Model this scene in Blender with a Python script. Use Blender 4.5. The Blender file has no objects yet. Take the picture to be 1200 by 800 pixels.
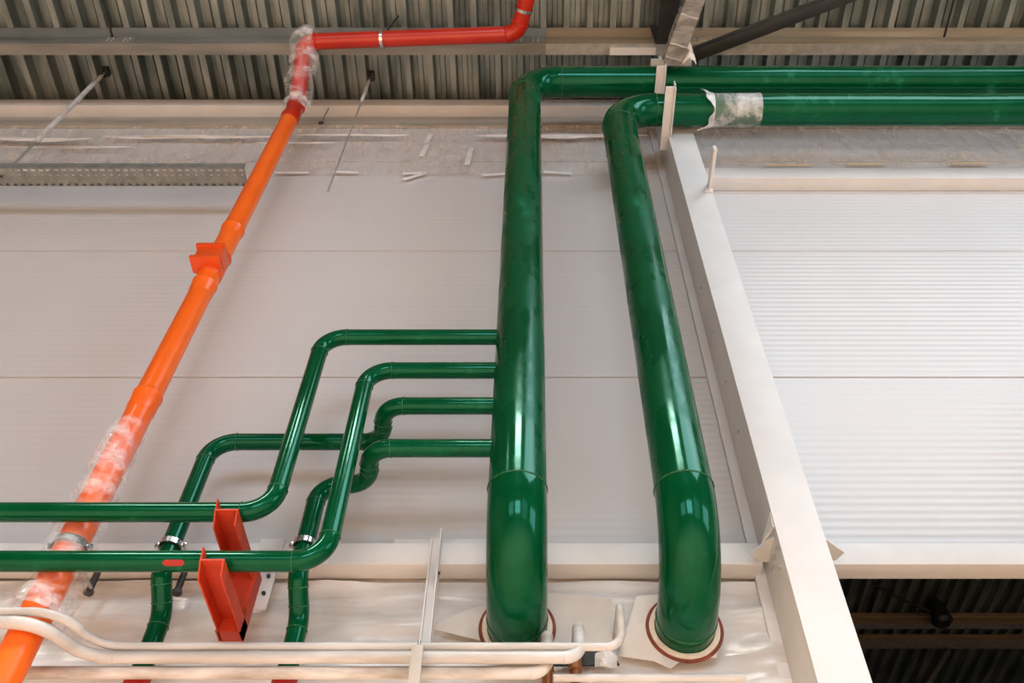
import bpy, bmesh, math, random
from mathutils import Vector, Matrix, noise
random.seed(7)
S = bpy.context.scene
C = S.collection
H = 1.6                      # eye height: everything below is written with z measured from the eye
F, CX, CY, ELEV = 1040.0, 625.0, 400.0, math.radians(51.8)
SE, CE = math.sin(ELEV), math.cos(ELEV)

def at(u, v, Y):
    """point of the plane y=Y met by the sight line through pixel (u,v)"""
    yc = (CY - v) / F
    t = Y / (CE - yc * SE)
    return Vector(((u - CX) / F * t, Y, t * (SE + yc * CE)))
def zat(v, Y): return at(CX, v, Y).z
def xat(u, v, Y): return at(u, v, Y).x

# ------------------------------------------------------------------ materials
def new_mat(name):
    m = bpy.data.materials.new(name); m.use_nodes = True
    nt = m.node_tree; nt.nodes.clear()
    out = nt.nodes.new('ShaderNodeOutputMaterial')
    p = nt.nodes.new('ShaderNodeBsdfPrincipled')
    nt.links.new(p.outputs[0], out.inputs[0])
    return m, nt, p, out
def tex_noise(nt, scale, detail=4, stretch=(1, 1, 1), rough=.55):
    tc = nt.nodes.new('ShaderNodeTexCoord'); mp = nt.nodes.new('ShaderNodeMapping')
    mp.inputs['Scale'].default_value = stretch
    n = nt.nodes.new('ShaderNodeTexNoise'); n.inputs['Scale'].default_value = scale
    n.inputs['Detail'].default_value = detail; n.inputs['Roughness'].default_value = rough
    nt.links.new(tc.outputs['Object'], mp.inputs[0]); nt.links.new(mp.outputs[0], n.inputs['Vector'])
    return n.outputs['Fac']
def ramp(nt, fac, stops):
    r = nt.nodes.new('ShaderNodeValToRGB')
    while len(r.color_ramp.elements) < len(stops): r.color_ramp.elements.new(.5)
    for e, (pos, col) in zip(r.color_ramp.elements, stops):
        e.position = pos
        e.color = (*col, 1) if not isinstance(col, (int, float)) else (col, col, col, 1)
    nt.links.new(fac, r.inputs[0])
    return r.outputs[0]
def bump(nt, p, fac, strength, dist=.01):
    b = nt.nodes.new('ShaderNodeBump'); b.inputs['Strength'].default_value = strength
    b.inputs['Distance'].default_value = dist
    nt.links.new(fac, b.inputs['Height']); nt.links.new(b.outputs[0], p.inputs['Normal'])
def simple(name, c1, c2=None, rough=.4, rough2=None, scale=6, metal=0, coat=0, stretch=(1, 1, 1), bmp=0, lo=.35, hi=.65, spec=.5, bscale=None):
    m, nt, p, out = new_mat(name)
    p.inputs['Metallic'].default_value = metal
    p.inputs['Specular IOR Level'].default_value = spec
    p.inputs['Coat Weight'].default_value = coat
    p.inputs['Coat Roughness'].default_value = .05
    n = tex_noise(nt, scale, stretch=stretch)
    c2 = c2 or tuple(min(1, x * 1.12) for x in c1)
    nt.links.new(ramp(nt, n, [(lo, c1), (hi, c2)]), p.inputs['Base Color'])
    if rough2 is not None:
        nt.links.new(ramp(nt, n, [(lo, rough), (hi, rough2)]), p.inputs['Roughness'])
    else:
        p.inputs['Roughness'].default_value = rough
    if bmp: bump(nt, p, tex_noise(nt, bscale or scale * 3, stretch=stretch), bmp)
    return m
def film_mat(name, lo, hi, scale=14, stretch=(1, 1, 1), tint=(.92, .91, .9), rough=.12, bmp=.6):
    m, nt, p, out = new_mat(name)
    p.inputs['Base Color'].default_value = (*tint, 1); p.inputs['Roughness'].default_value = rough
    n = tex_noise(nt, scale, 5, stretch, .6)
    bump(nt, p, n, bmp, .02)
    tr = nt.nodes.new('ShaderNodeBsdfTransparent'); mx = nt.nodes.new('ShaderNodeMixShader')
    n2 = tex_noise(nt, scale * .7, 6, tuple(reversed(stretch)), .65)
    f = ramp(nt, n2, [(.44, lo), (.70, hi)])
    nt.links.new(f, mx.inputs[0]); nt.links.new(tr.outputs[0], mx.inputs[1]); nt.links.new(p.outputs[0], mx.inputs[2])
    nt.links.new(mx.outputs[0], out.inputs[0])
    return m
M = {}
def dusty_green(name, dust_lo, dust_hi):
    m, nt, p, out = new_mat(name)
    n = tex_noise(nt, 5.5, 6, (1, 1, .45), .62)
    nt.links.new(ramp(nt, n, [(.40, (.0003, .055, .016)), (.60, (.0006, .070, .022)), (.72, (.02, .16, .08))]), p.inputs['Base Color'])
    nt.links.new(ramp(nt, n, [(.42, dust_lo), (.66, dust_hi)]), p.inputs['Roughness'])
    p.inputs['Specular IOR Level'].default_value = .4; p.inputs['Specular Tint'].default_value = (.3, 1, .78, 1)
    bump(nt, p, tex_noise(nt, 22, 3), .06, .004)
    return m
M['green'] = dusty_green('green_gloss_paint', .09, .16)
M['green_riser'] = dusty_green('green_dusty_paint', .13, .62)
M['green_bead'] = simple('green_weld_paint', (.003, .08, .022), (.01, .14, .05), rough=.25, scale=60, bmp=.5)
M['orange'] = simple('orange_pvc', (.88, .125, .006), (.95, .155, .009), rough=.3, scale=4)
M['red'] = simple('red_orange_pvc', (.44, .016, .003), (.50, .022, .004), rough=.28, scale=5)
M['deep_orange'] = simple('deep_orange_plastic', (.68, .075, .008), (.75, .09, .01), rough=.35, scale=9)
M['red_steel'] = simple('red_primer_steel', (.46, .030, .005), (.56, .05, .009), rough=.5, scale=12, bmp=.1)
M['red_paint'] = simple('red_primer_paint', (.34, .008, .005), (.40, .014, .006), rough=.5, scale=30)
M['white_steel'] = simple('white_painted_steel', (.655, .65, .64), (.71, .705, .695), rough=.46, rough2=.40, scale=5, bmp=.03, spec=.28)
M['panel'] = simple('light_grey_coated_panel', (.60, .585, .58), (.63, .615, .61), rough=.22, rough2=.25, scale=1.3, lo=.3, hi=.7, spec=.2)
M['zinc'] = simple('galvanised_steel', (.38, .38, .36), (.52, .51, .48), rough=.42, rough2=.55, scale=16, metal=.6)
M['deck'] = simple('galvanised_deck', (.165, .20, .185), (.36, .405, .385), rough=.32, rough2=.48, scale=7, metal=.7, stretch=(1, .25, 1))
M['purlin'] = simple('galvanised_purlin', (.19, .19, .17), (.30, .295, .27), rough=.4, rough2=.55, scale=9, metal=.4, stretch=(.15, 1, 1))
M['tan_purlin'] = simple('tan_primed_purlin', (.25, .175, .10), (.35, .255, .155), rough=.42, rough2=.55, scale=9, metal=.1, stretch=(.15, 1, 1))
M['dark_steel'] = simple('black_painted_steel', (.012, .012, .012), (.025, .024, .023), rough=.45, scale=12)
M['chrome'] = simple('bright_zinc', (.65, .65, .64), (.75, .75, .74), rough=.22, metal=1, scale=20)
M['rubber'] = simple('black_rubber', (.01, .01, .01), (.02, .02, .02), rough=.6, scale=20)
M['grey_wrap'] = simple('grey_film_wrapped_steel', (.17, .165, .15), (.36, .345, .32), rough=.22, rough2=.4, scale=9, stretch=(1, 3, 1), bmp=.5)
M['white_pvc'] = simple('white_pvc_pipe', (.47, .44, .40), (.68, .665, .65), rough=.35, scale=8, stretch=(.35, 1.6, 1.6), bmp=.06)
M['dirty_pvc'] = simple('dust_stained_pvc_pipe', (.40, .35, .29), (.76, .73, .70), rough=.45, scale=6, stretch=(.6, 2, 2), lo=.36, hi=.58, bmp=.1)
M['tray_zinc'] = simple('dull_zinc_tray', (.19, .20, .19), (.27, .28, .27), rough=.45, scale=14, metal=.3)
M['primer'] = simple('beige_steel', (.42, .36, .30), (.50, .44, .375), rough=.5, scale=9)  # plain beige, darker than the white steel, for the hanger plate
M['tape'] = simple('white_adhesive_tape', (.82, .80, .77), (.88, .86, .84), rough=.5, scale=30)
M['beige_tape'] = simple('beige_adhesive_tape', (.62, .46, .30), (.70, .54, .37), rough=.5, scale=30)
M['board'] = simple('beige_board', (.62, .56, .50), (.70, .65, .59), rough=.65, scale=7, bmp=.1)
M['grey_board'] = simple('grey_beige_board', (.54, .49, .44), (.62, .57, .52), rough=.65, scale=7, bmp=.1)
M['foam'] = simple('cream_foam', (.78, .66, .52), (.86, .76, .62), rough=.8, scale=30, bmp=.4)
M['rust'] = simple('rust_red_edge', (.13, .025, .012), (.26, .06, .03), rough=.7, scale=25, bmp=.3)
M['copper'] = simple('brown_copper', (.36, .13, .05), (.46, .20, .09), rough=.35, metal=.6, scale=14)
M['concrete'] = simple('warm_concrete_floor', (.70, .47, .32), (.78, .54, .38), rough=.6, scale=2)
M['hall_wall'] = simple('pale_hall_wall', (.42, .40, .38), (.48, .46, .44), rough=.6, scale=2)
M['warm_wall'] = simple('tan_hall_wall', (.58, .42, .29), (.66, .48, .34), rough=.6, scale=2)
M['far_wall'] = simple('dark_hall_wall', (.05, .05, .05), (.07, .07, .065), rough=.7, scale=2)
M['grey_strip'] = simple('grey_brown_strip', (.30, .27, .22), (.46, .41, .34), rough=.6, scale=6, stretch=(.15, 3, 3))
M['film_wall'] = film_mat('thin_wall_film', .12, .55, scale=5, stretch=(1, 1, 3.5), tint=(.80, .69, .59), rough=.25, bmp=.12)
M['film_thick'] = simple('milky_plastic_sheet', (.56, .53, .495), (.82, .81, .80), rough=.2, rough2=.34, scale=3.2, stretch=(.5, 1, 3.4), bmp=.25, bscale=9)
M['film_wrap'] = film_mat('crumpled_wrap_film', .05, .66, scale=16, stretch=(1, 1, .3), rough=.08)

# ------------------------------------------------------------------ mesh helpers (coordinates measured from the eye)
def bm_new(): return bmesh.new()
def add_box(bm, x0, x1, y0, y1, z0, z1):
    v = [bm.verts.new((x, y, z)) for z in (z0, z1) for y in (y0, y1) for x in (x0, x1)]
    for f in ((0, 2, 3, 1), (4, 5, 7, 6), (0, 1, 5, 4), (2, 6, 7, 3), (0, 4, 6, 2), (1, 3, 7, 5)):
        bm.faces.new([v[i] for i in f])
    return bm
def box(*a): return add_box(bm_new(), *a)
def add_prism(bm, pts, d):
    """closed polygon pts pushed along d"""
    d = Vector(d); a = [bm.verts.new(Vector(p)) for p in pts]; b = [bm.verts.new(Vector(p) + d) for p in pts]
    bm.faces.new(a); bm.faces.new(b[::-1]); n = len(a)
    for i in range(n): bm.faces.new((a[i], b[i], b[(i + 1) % n], a[(i + 1) % n]))
    return bm
def prism(pts, d): return add_prism(bm_new(), pts, d)
def frames(path):
    out = []; n = len(path); prev = None
    for i in range(n):
        t = (path[min(i + 1, n - 1)] - path[max(i - 1, 0)]).normalized()
        if prev is None:
            a = Vector((0, 0, 1)) if abs(t.z) < .9 else Vector((0, 1, 0))
            nrm = (a - t * a.dot(t)).normalized()
        else:
            nrm = (prev - t * prev.dot(t)).normalized()
        prev = nrm; out.append((t, nrm, t.cross(nrm)))
    return out
def add_tube(bm, path, r, seg=32, caps=True, fn=None):
    path = [Vector(p) for p in path]; rings = []
    for i, (p, (t, n, b)) in enumerate(zip(path, frames(path))):
        ri = r[i] if isinstance(r, (list, tuple)) else r
        ring = []
        for k in range(seg):
            a = 2 * math.pi * k / seg
            q = p + (n * math.cos(a) + b * math.sin(a)) * ri
            if fn: q = fn(q, p, i, k)
            ring.append(bm.verts.new(q))
        rings.append(ring)
    for a, b in zip(rings, rings[1:]):
        for k in range(seg): bm.faces.new((a[k], a[(k + 1) % seg], b[(k + 1) % seg], b[k]))
    if caps:
        bm.faces.new(rings[0][::-1]); bm.faces.new(rings[-1])
    return bm
def tube(path, r, seg=32, caps=True, fn=None): return add_tube(bm_new(), path, r, seg, caps, fn)
def add_ring(bm, c, axis, R, r, seg=40, rs=8, a0=0, a1=2 * math.pi):
    axis = Vector(axis).normalized(); c = Vector(c)
    u = axis.orthogonal().normalized(); w = axis.cross(u)
    full = abs(a1 - a0 - 2 * math.pi) < 1e-6
    N = seg if full else seg + 1; rows = []
    for i in range(N):
        a = a0 + (a1 - a0) * i / seg; d = u * math.cos(a) + w * math.sin(a)
        rows.append([bm.verts.new(c + d * (R + r * math.cos(2 * math.pi * k / rs)) + axis * r * math.sin(2 * math.pi * k / rs)) for k in range(rs)])
    for i in range(seg):
        A = rows[i]; B = rows[(i + 1) % N]
        for k in range(rs): bm.faces.new((A[k], B[k], B[(k + 1) % rs], A[(k + 1) % rs]))
    return bm
def ring(*a, **k): return add_ring(bm_new(), *a, **k)
def sheet(nu, nv, fn, thick=0):
    bm = bm_new(); g = [[bm.verts.new(fn(i / nu, j / nv)) for i in range(nu + 1)] for j in range(nv + 1)]
    for j in range(nv):
        for i in range(nu): bm.faces.new((g[j][i], g[j][i + 1], g[j + 1][i + 1], g[j + 1][i]))
    return bm

def obj(name, bm, m, parent=None, smooth=True, bevel=0):
    """link a bmesh as ONE mesh object; coordinates measured from the eye"""
    if bevel: bmesh.ops.bevel(bm, geom=bm.edges[:], offset=bevel, segments=2, affect='EDGES', profile=.6)
    bmesh.ops.recalc_face_normals(bm, faces=bm.faces[:])
    if parent is not None:
        base = parent
        off = Vector((0, 0, 0))
        while base is not None:
            off += base.location; base = base.parent
    else:
        zs = [v.co for v in bm.verts]
        lo = Vector((min(c.x for c in zs), min(c.y for c in zs), min(c.z for c in zs)))
        hi = Vector((max(c.x for c in zs), max(c.y for c in zs), max(c.z for c in zs)))
        off = Vector(((lo.x + hi.x) / 2, (lo.y + hi.y) / 2, lo.z + H))
    for v in bm.verts: v.co = v.co + Vector((0, 0, H)) - off
    me = bpy.data.meshes.new(name); bm.to_mesh(me); bm.free()
    if smooth:
        for p in me.polygons: p.use_smooth = True
        try: me.set_sharp_from_angle(angle=math.radians(38))
        except Exception: pass
    me.materials.append(m)
    o = bpy.data.objects.new(name, me); C.objects.link(o)
    if parent is None: o.location = off
    else: o.parent = parent
    return o
def tag(o, label, cat, group=None):
    o['label'] = label; o['category'] = cat
    if group: o['group'] = group
    return o
def thing(name, label, cat, base, group=None):
    o = bpy.data.objects.new(name, None); C.objects.link(o); o.empty_display_size = .05
    o.location = Vector(base) + Vector((0, 0, H))
    return tag(o, label, cat, group)
def struct(name, bm, m, parent=None, smooth=True):
    o = obj(name, bm, m, parent, smooth)
    if parent is None: o['kind'] = 'structure'
    return o

def bend(pts, R):
    """split a polyline into straight sections and elbow arcs"""
    pts = [Vector(p) for p in pts]; out = []; start = pts[0]
    for i in range(1, len(pts) - 1):
        d0 = (pts[i] - pts[i - 1]).normalized(); d1 = (pts[i + 1] - pts[i]).normalized()
        th = d0.angle(d1); r = R[i - 1] if isinstance(R, (list, tuple)) else R
        T = r * math.tan(th / 2); a = pts[i] - d0 * T; b = pts[i] + d1 * T
        nrm = (d1 - d0 * d1.dot(d0)).normalized(); c = a + nrm * r; N = max(6, int(math.degrees(th) / 5))
        arc = [c + (-nrm * math.cos(th * k / N) + d0 * math.sin(th * k / N)) * r for k in range(N + 1)]
        if (a - start).length > .004: out.append(('pipe_section', [start, a]))
        out.append(('elbow', arc)); start = b
    if (pts[-1] - start).length > .004: out.append(('pipe_section', [start, pts[-1]]))
    return out
def subdiv(a, b, n): return [a.lerp(b, k / n) for k in range(n + 1)]
def pipe_run(root, pts, R, r, m, bead=None, seg=32, m_elbow=None):
    parts = []
    for kind, path in bend(pts, R):
        if kind == 'elbow':
            e = obj('elbow', tube(path, r * 1.012, seg, False), m_elbow or m, root)
            if bead:
                for p, q in ((path[0], path[1]), (path[-1], path[-2])):
                    obj('weld_bead', ring(p, q - p, r * 1.008, bead, seg, 6), M['green_bead'], e)
            parts.append(e)
        else:
            parts.append(obj('pipe_section', tube(subdiv(path[0], path[1], 8), r, seg, True), m, root))
    return parts

WY = 2.60                     # inner face of the panel wall
# ------------------------------------------------------------------ the setting
XL, XR, YN, YB = -10.0, 12.0, -12.0, 15.0
struct('floor', box(XL, XR, YN, 5.0, -H - .2, -H), M['concrete'])
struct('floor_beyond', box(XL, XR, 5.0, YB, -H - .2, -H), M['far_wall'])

def deck_z(y): return 6.045 + .05 * (2.05 - y)
def deck():
    bm = bm_new(); P = .157; y0, y1 = YN, YB
    prof = [(0, 0), (.040, 0), (.050, .088), (.078, .088), (.083, .076), (.114, .076), (.119, .088), (.147, .088)]
    xs = []; k = 0; x = XL
    while x < XR:
        for dx, dz in prof: xs.append((x + dx, dz))
        x += P
    a = [bm.verts.new((x, y0, deck_z(y0) + dz)) for x, dz in xs]; b = [bm.verts.new((x, y1, deck_z(y1) + dz)) for x, dz in xs]
    for i in range(len(xs) - 1): bm.faces.new((a[i], a[i + 1], b[i + 1], b[i]))
    c = [bm.verts.new((x, y, deck_z(y) + .12)) for x, y in ((XL, y0), (XR, y0), (XR, y1), (XL, y1))]
    bm.faces.new(c)
    return bm
struct('ceiling', deck(), M['deck'], smooth=False)

Z_SEAM = [zat(442, WY), zat(294, WY)]; PITCH = Z_SEAM[1] - Z_SEAM[0]
def panel_wall():
    bm = bm_new(); z0, z1 = 1.965, deck_z(WY) + .02
    seams = [Z_SEAM[0] - PITCH, Z_SEAM[0], Z_SEAM[1], Z_SEAM[1] + PITCH]; rib = .0385
    for X0, X1, amp in ((XL, .62, .0002), (.62, XR, .00065)):     # same panels; ribs shaped deeper at right to imitate the light there
        zs = []; z = z0
        while z < z1:
            ph = ((z - Z_SEAM[0]) / rib) % 1.0
            if not any(abs(z - q) < .008 for q in seams): zs.append((z, amp * math.sin(2 * math.pi * ph)))
            z += rib / 8
        for q in seams:
            if z0 < q < z1: zs += [(q - .0045, 0), (q - .0035, .012), (q + .0035, .012), (q + .0045, 0)]
        zs.sort()
        a = [bm.verts.new((X0, WY + d, z)) for z, d in zs]; b = [bm.verts.new((X1, WY + d, z)) for z, d in zs]
        for i in range(len(zs) - 1): bm.faces.new((a[i], b[i], b[i + 1], a[i + 1]))
    add_box(bm, XL, XR, WY + .02, WY + .1, z0 + .12, z1)
    return bm
struct('wall_back', panel_wall(), M['panel'])
struct('wall_lower', box(XL, .93, WY + .015, WY + .11, -H, 1.96), M['board'])
struct('wall_left', box(XL - .2, XL, YN, YB, -H, 7.2), M['warm_wall'])
bm = box(XR, XR + .2, YN, -8.5, -H, 7.2)
add_box(bm, XR, XR + .2, -8.5, -2.5, -H, .5); add_box(bm, XR, XR + .2, -8.5, -2.5, 4.5, 7.2); add_box(bm, XR, XR + .2, -2.5, YB, -H, 7.2)
struct('wall_right', bm, M['hall_wall'])
bm = bm_new()
for k in range(5): add_box(bm, XR + .02, XR + .1, -8.54 + 1.5 * k, -8.46 + 1.5 * k, .5, 4.5)
for zz in (.5, 2.5, 4.5): add_box(bm, XR + .02, XR + .1, -8.5, -2.5, zz - .04, zz + .04)
struct('window_4', bm, M['dark_steel'])
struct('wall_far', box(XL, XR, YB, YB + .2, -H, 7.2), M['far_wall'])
WINS = [(-7.5, -3.0, .2, 3.6), (-1.5, 3.0, .2, 3.6), (4.5, 10.5, -.6, 4.6)]
def front_wall():
    bm = bm_new(); x = XL
    for x0, x1, z0, z1 in WINS:
        add_box(bm, x, x0, YN - .2, YN, -H, 7.2); add_box(bm, x0, x1, YN - .2, YN, -H, z0); add_box(bm, x0, x1, YN - .2, YN, z1, 7.2); x = x1
    add_box(bm, x, XR, YN - .2, YN, -H, 7.2)
    return bm
struct('wall_front', front_wall(), M['hall_wall'])
for i, (x0, x1, z0, z1) in enumerate(WINS):
    bm = bm_new(); n = 4
    for k in range(n + 1):
        xx = x0 + (x1 - x0) * k / n; add_box(bm, xx - .04, xx + .04, YN - .1, YN - .02, z0, z1)
    for zz in (z0, (z0 + z1) / 2, z1): add_box(bm, x0, x1, YN - .1, YN - .02, zz - .04, zz + .04)
    struct('window_%d' % (i + 1), bm, M['dark_steel'])

# ------------------------------------------------------------------ horizontal wall beams
def beam(name, label, x0, x1, z0, z1, y0=2.515, y1=2.598):
    o = obj(name, box(x0, x1, y0, y1, z0, z1), M['white_steel'], None, True, .004)
    return tag(o, label, 'beam')
ZB0, ZB1 = zat(662, 2.52), zat(637, 2.52)
beam('wall_beam', 'white square steel beam along the foot of the wall panels, left of the white column', XL + .01, .80, ZB0, ZB1)
beam('wall_beam', 'white square steel beam above the dark opening, right of the white column', .945, XR - .01, ZB0, ZB1)
ZT = zat(138, 2.6)
beam('eaves_beam', 'long pale steel beam along the top of the wall directly under the roof deck', XL + .01, XR - .01, ZT, ZT + .105, 2.51, 2.598)
Z2 = zat(224, 2.6)
beam('wall_beam', 'pale steel beam high on the wall right of the column, under the taped film', .96, XR - .01, Z2, Z2 + .13, 2.51, 2.598)
# flat packing plate lying on the lower left beam
tag(obj('packing_plate', box(-.50, -.10, 2.53, 2.585, ZB1 + .001, ZB1 + .03), M['white_steel'], None, True, .002),
    'thin white steel plate lying on the lower left beam between the green pipes', 'plate')

# ------------------------------------------------------------------ roof purlins
def purlin(name, label, y0, z0, h, w, x0=XL + .05, x1=XR - .05, mat='purlin'):
    t = thing(name, label, 'purlin', (0, y0, z0))
    d = .014
    pr = [(y0 + w, z0), (y0, z0), (y0, z0 + h * .36), (y0 + d, z0 + h * .42), (y0 + d, z0 + h * .62), (y0, z0 + h * .68), (y0, z0 + h), (y0 + w, z0 + h),
          (y0 + w, z0 + h - .003), (y0 + .003, z0 + h - .003), (y0 + .003, z0 + h * .69), (y0 + d + .003, z0 + h * .63), (y0 + d + .003, z0 + h * .41), (y0 + .003, z0 + h * .35), (y0 + .003, z0 + .003), (y0 + w, z0 + .003)]
    obj('profile', prism([(x0, a, b) for a, b in pr], (x1 - x0, 0, 0)), M[mat], t, True)
    obj('bottom_strip', box(x0, x1, y0 + .001, y0 + w, z0 - .0025, z0 - .0003), M['zinc' if mat == 'tan_purlin' else mat], t, False)  # pale on the tan purlin: its floor-lit underside painted in
    obj('lip', box(x0, x1, y0 + w - .003, y0 + w, z0 + .003, z0 + .022), M[mat], t, False)
    return t
PY = 2.05; PZ0 = zat(51, PY); PZ1 = deck_z(PY) - .001
pu = purlin('roof_purlin', 'grey galvanised purlin across the upper left of the picture under the roof deck', PY, PZ0, PZ1 - PZ0, .075, XL + .05, .079)
pu2 = purlin('roof_purlin', 'tan purlin across the upper right of the picture under the roof deck', PY, PZ0, PZ1 - PZ0, .075, .081, XR - .05, mat='tan_purlin')
def splice(x):
    s = obj('splice_plate', box(x - .11, x + .11, PY - .004, PY - .0005, PZ0 + .015, PZ0 + (PZ1 - PZ0) * .34), M['purlin'] if x < .08 else M['tan_purlin'], pu if x < .08 else pu2, False)
    for dx in (-.07, -.04, .04, .07):
        for dz in (.035, .075):
            obj('bolt', tube([(x + dx, PY - .012, PZ0 + dz), (x + dx, PY - .003, PZ0 + dz)], .008, 8), M['zinc'], s)
for x in (-2.72, -.04, 1.12): splice(x)
yb = 8.25; zb = zat(730, yb)
purlin('roof_purlin', 'nearer dark purlin seen through the opening at lower right', yb, zb, deck_z(yb) - zb, .10, 1.5, mat='tan_purlin')
yb = 8.62; zb = zat(750, yb)
purlin('roof_purlin', 'farther tan purlin seen through the opening at lower right', yb, zb, deck_z(yb) - zb, .16, 1.5, mat='tan_purlin')

# tie rods between purlins
def sag_rod(x, label):
    return tag(obj('tie_rod', tube([(x, -3.0, PZ0 + .15 + .05 * 5), (x, PY - .001, PZ0 + .12)], .008, 10), M['dark_steel']), label, 'rod', 'tie rods of the purlin')
sag_rod(xat(129, 46, PY), 'thin black tie rod running to the purlin at upper left')
sag_rod(xat(1110, 47, PY), 'thin black tie rod running to the purlin at upper right')

# ------------------------------------------------------------------ column
CXL, CXR, CYF, CYB = .812, .968, 2.33, 2.597
COLTOP = 5.62
col = thing('steel_column', 'tall white steel column right of the two thick green risers', 'column', ((CXL + CXR) / 2, 2.45, -H))
obj('front_flange', box(CXL, CXR, CYF, CYF + .016, -H, COLTOP), M['white_steel'], col, True, .002)
obj('web', box(CXL + .006, CXR - .006, CYF + .016, CYB - .02, -H, COLTOP), M['white_steel'], col, True, .001)
obj('rear_flange', box(CXL - .032, CXR + .03, CYB - .02, CYB - .001, -H, COLTOP), M['white_steel'], col, True, .002)
zg = ZB0 + .03
# horizontal connection plates, one to each side, and upright gussets
zc_ = ZB0 + .008
obj('connection_plate', prism([(CXL + .01, 2.375, zc_), (.752, 2.47, zc_), (.788, 2.513, zc_), (CXL + .01, 2.513, zc_)], (0, 0, .012)), M['white_steel'], col, False)
obj('connection_plate', prism([(CXR - .01, 2.36, zc_), (1.072, 2.463, zc_), (1.052, 2.50, zc_), (1.03, 2.513, zc_), (CXR - .01, 2.513, zc_)], (0, 0, .012)), M['white_steel'], col, False)
obj('gusset', prism([(CXL - .002, 2.337, zat(600, 2.337)), (CXL - .006, 2.342, zc_ + .013), (CXL - .03, 2.43, zc_ + .013)], (.008, 0, 0)), M['white_steel'], col, False)
for yy, zz in ((2.43, ZB0 - .035), (2.47, ZB0 - .06), (2.40, ZB0 - .10), (2.37, ZB0 - .05)):
    obj('bolt', tube([(CXL - .004, yy, zz), (CXL + .008, yy, zz)], .008, 6), M['zinc'], col, False)
for zz in (2.55, 2.85, 3.2, 3.55):
    obj('bolt', tube([(CXL - .001, 2.46, zz), (CXL + .008, 2.46, zz)], .006, 8), M['zinc'], col)
def arm(label, x, y0, y1, z):
    t = thing('pipe_support_arm', label, 'bracket', (x, y1, z), 'white arms under the thick pipes')
    obj('seat_plate', box(x - .032, x + .026, y0, y1, z - .008, z), M['white_steel'], t, True, .001)
    obj('side_plate', add_box(box(x + .020, x + .027, y0, y1, z - .030, z - .0005), x + .020, x + .027, y0 - .01, y0 + .035, z - .0005, z + .055), M['white_steel'], t, True, .001)
    return t
RB = .0975; GY = 2.21; Z_UP, Z_LO = 5.50, 5.06
arm('white angle arm carrying the lower of the two thick horizontal green pipes', .80, 2.02, 2.42, Z_LO - RB - .002)
arm('white angle arm carrying the upper of the two thick horizontal green pipes', .80, 2.065, 2.40, Z_UP - RB - .002)
q = at(833, 224, CYF); q2 = at(835, 180, 2.1)
st = thing('bracket_stub', 'short white stub bar projecting from the right edge of the column top', 'bracket', q)
zz = q.z
obj('bar', box(.946, .964, 2.085, CYF - .0005, zz - .003, zz + .05), M['white_steel'], st, True, .002)
obj('foot', prism([(.925, CYF - .012, zz - .02), (.968, CYF - .012, zz - .02), (.968, CYF - .012, zz + .055), (.94, CYF - .012, zz + .055)], (0, .0115, 0)), M['white_steel'], st, False)

# ------------------------------------------------------------------ thick green pipes
XA, XB = -.053, .50
ZH = zat(744, WY); RE = .29
def thick(label, x, ztop, base):
    t = thing('thick_green_pipe', label, 'pipe', base, 'thick green pipes')
    pts = [(x, WY + .012, ZH), (x, GY, ZH), (x, GY, ztop), (XR - .3, GY, ztop)]
    return t, pipe_run(t, pts, [RE, RE * .8], RB, M['green'], .0035, 56)
tA, pA = thick('thick green riser on the left whose run to the right is the upper one', XA, Z_UP, (XA, GY, ZH - RB))
tB, pB = thick('thick green riser beside the white column, its run to the right the lower one', XB, Z_LO, (XB, GY, ZH - RB))
for parts in (pA, pB):
    for o in parts:
        if o.name.startswith('pipe_section'):
            zs = [v.co.z for v in o.data.vertices]
            if max(zs) - min(zs) > 1: o.data.materials[0] = M['green_riser']

def hole_ring(label, x):
    t = thing('pipe_collar', label, 'collar', (x, WY, ZH - .13), 'collars round the thick pipe holes')
    bm = bm_new(); N = 48; rows = []
    for k in range(N):
        a = 2 * math.pi * k / N; w = noise.noise(Vector((math.cos(a) * 2 + x, math.sin(a) * 2, 1))) * .004
        c, s = math.cos(a), math.sin(a)
        rows.append([bm.verts.new((x + c * rr, yy, ZH + s * rr)) for rr, yy in ((RB + .001, WY - .030), (RB + .002, WY - .048 + w), (RB + .018 + w, WY - .050 + w), (RB + .022, WY - .036))])
    for k in range(N):
        A, B = rows[k], rows[(k + 1) % N]
        for j in range(4): bm.faces.new((A[j], B[j], B[(j + 1) % 4], A[(j + 1) % 4]))
    obj('foam_ring', bm, M['foam'], t)
    obj('rust_edge', ring((x, WY - .040, ZH), (0, 1, 0), RB + .025, .006, 56, 8), M['rust'], t)
hole_ring('cream foam ring with rust red edge round the left thick pipe', XA)
hole_ring('cream foam ring with rust red edge round the thick pipe beside the column', XB)

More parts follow.
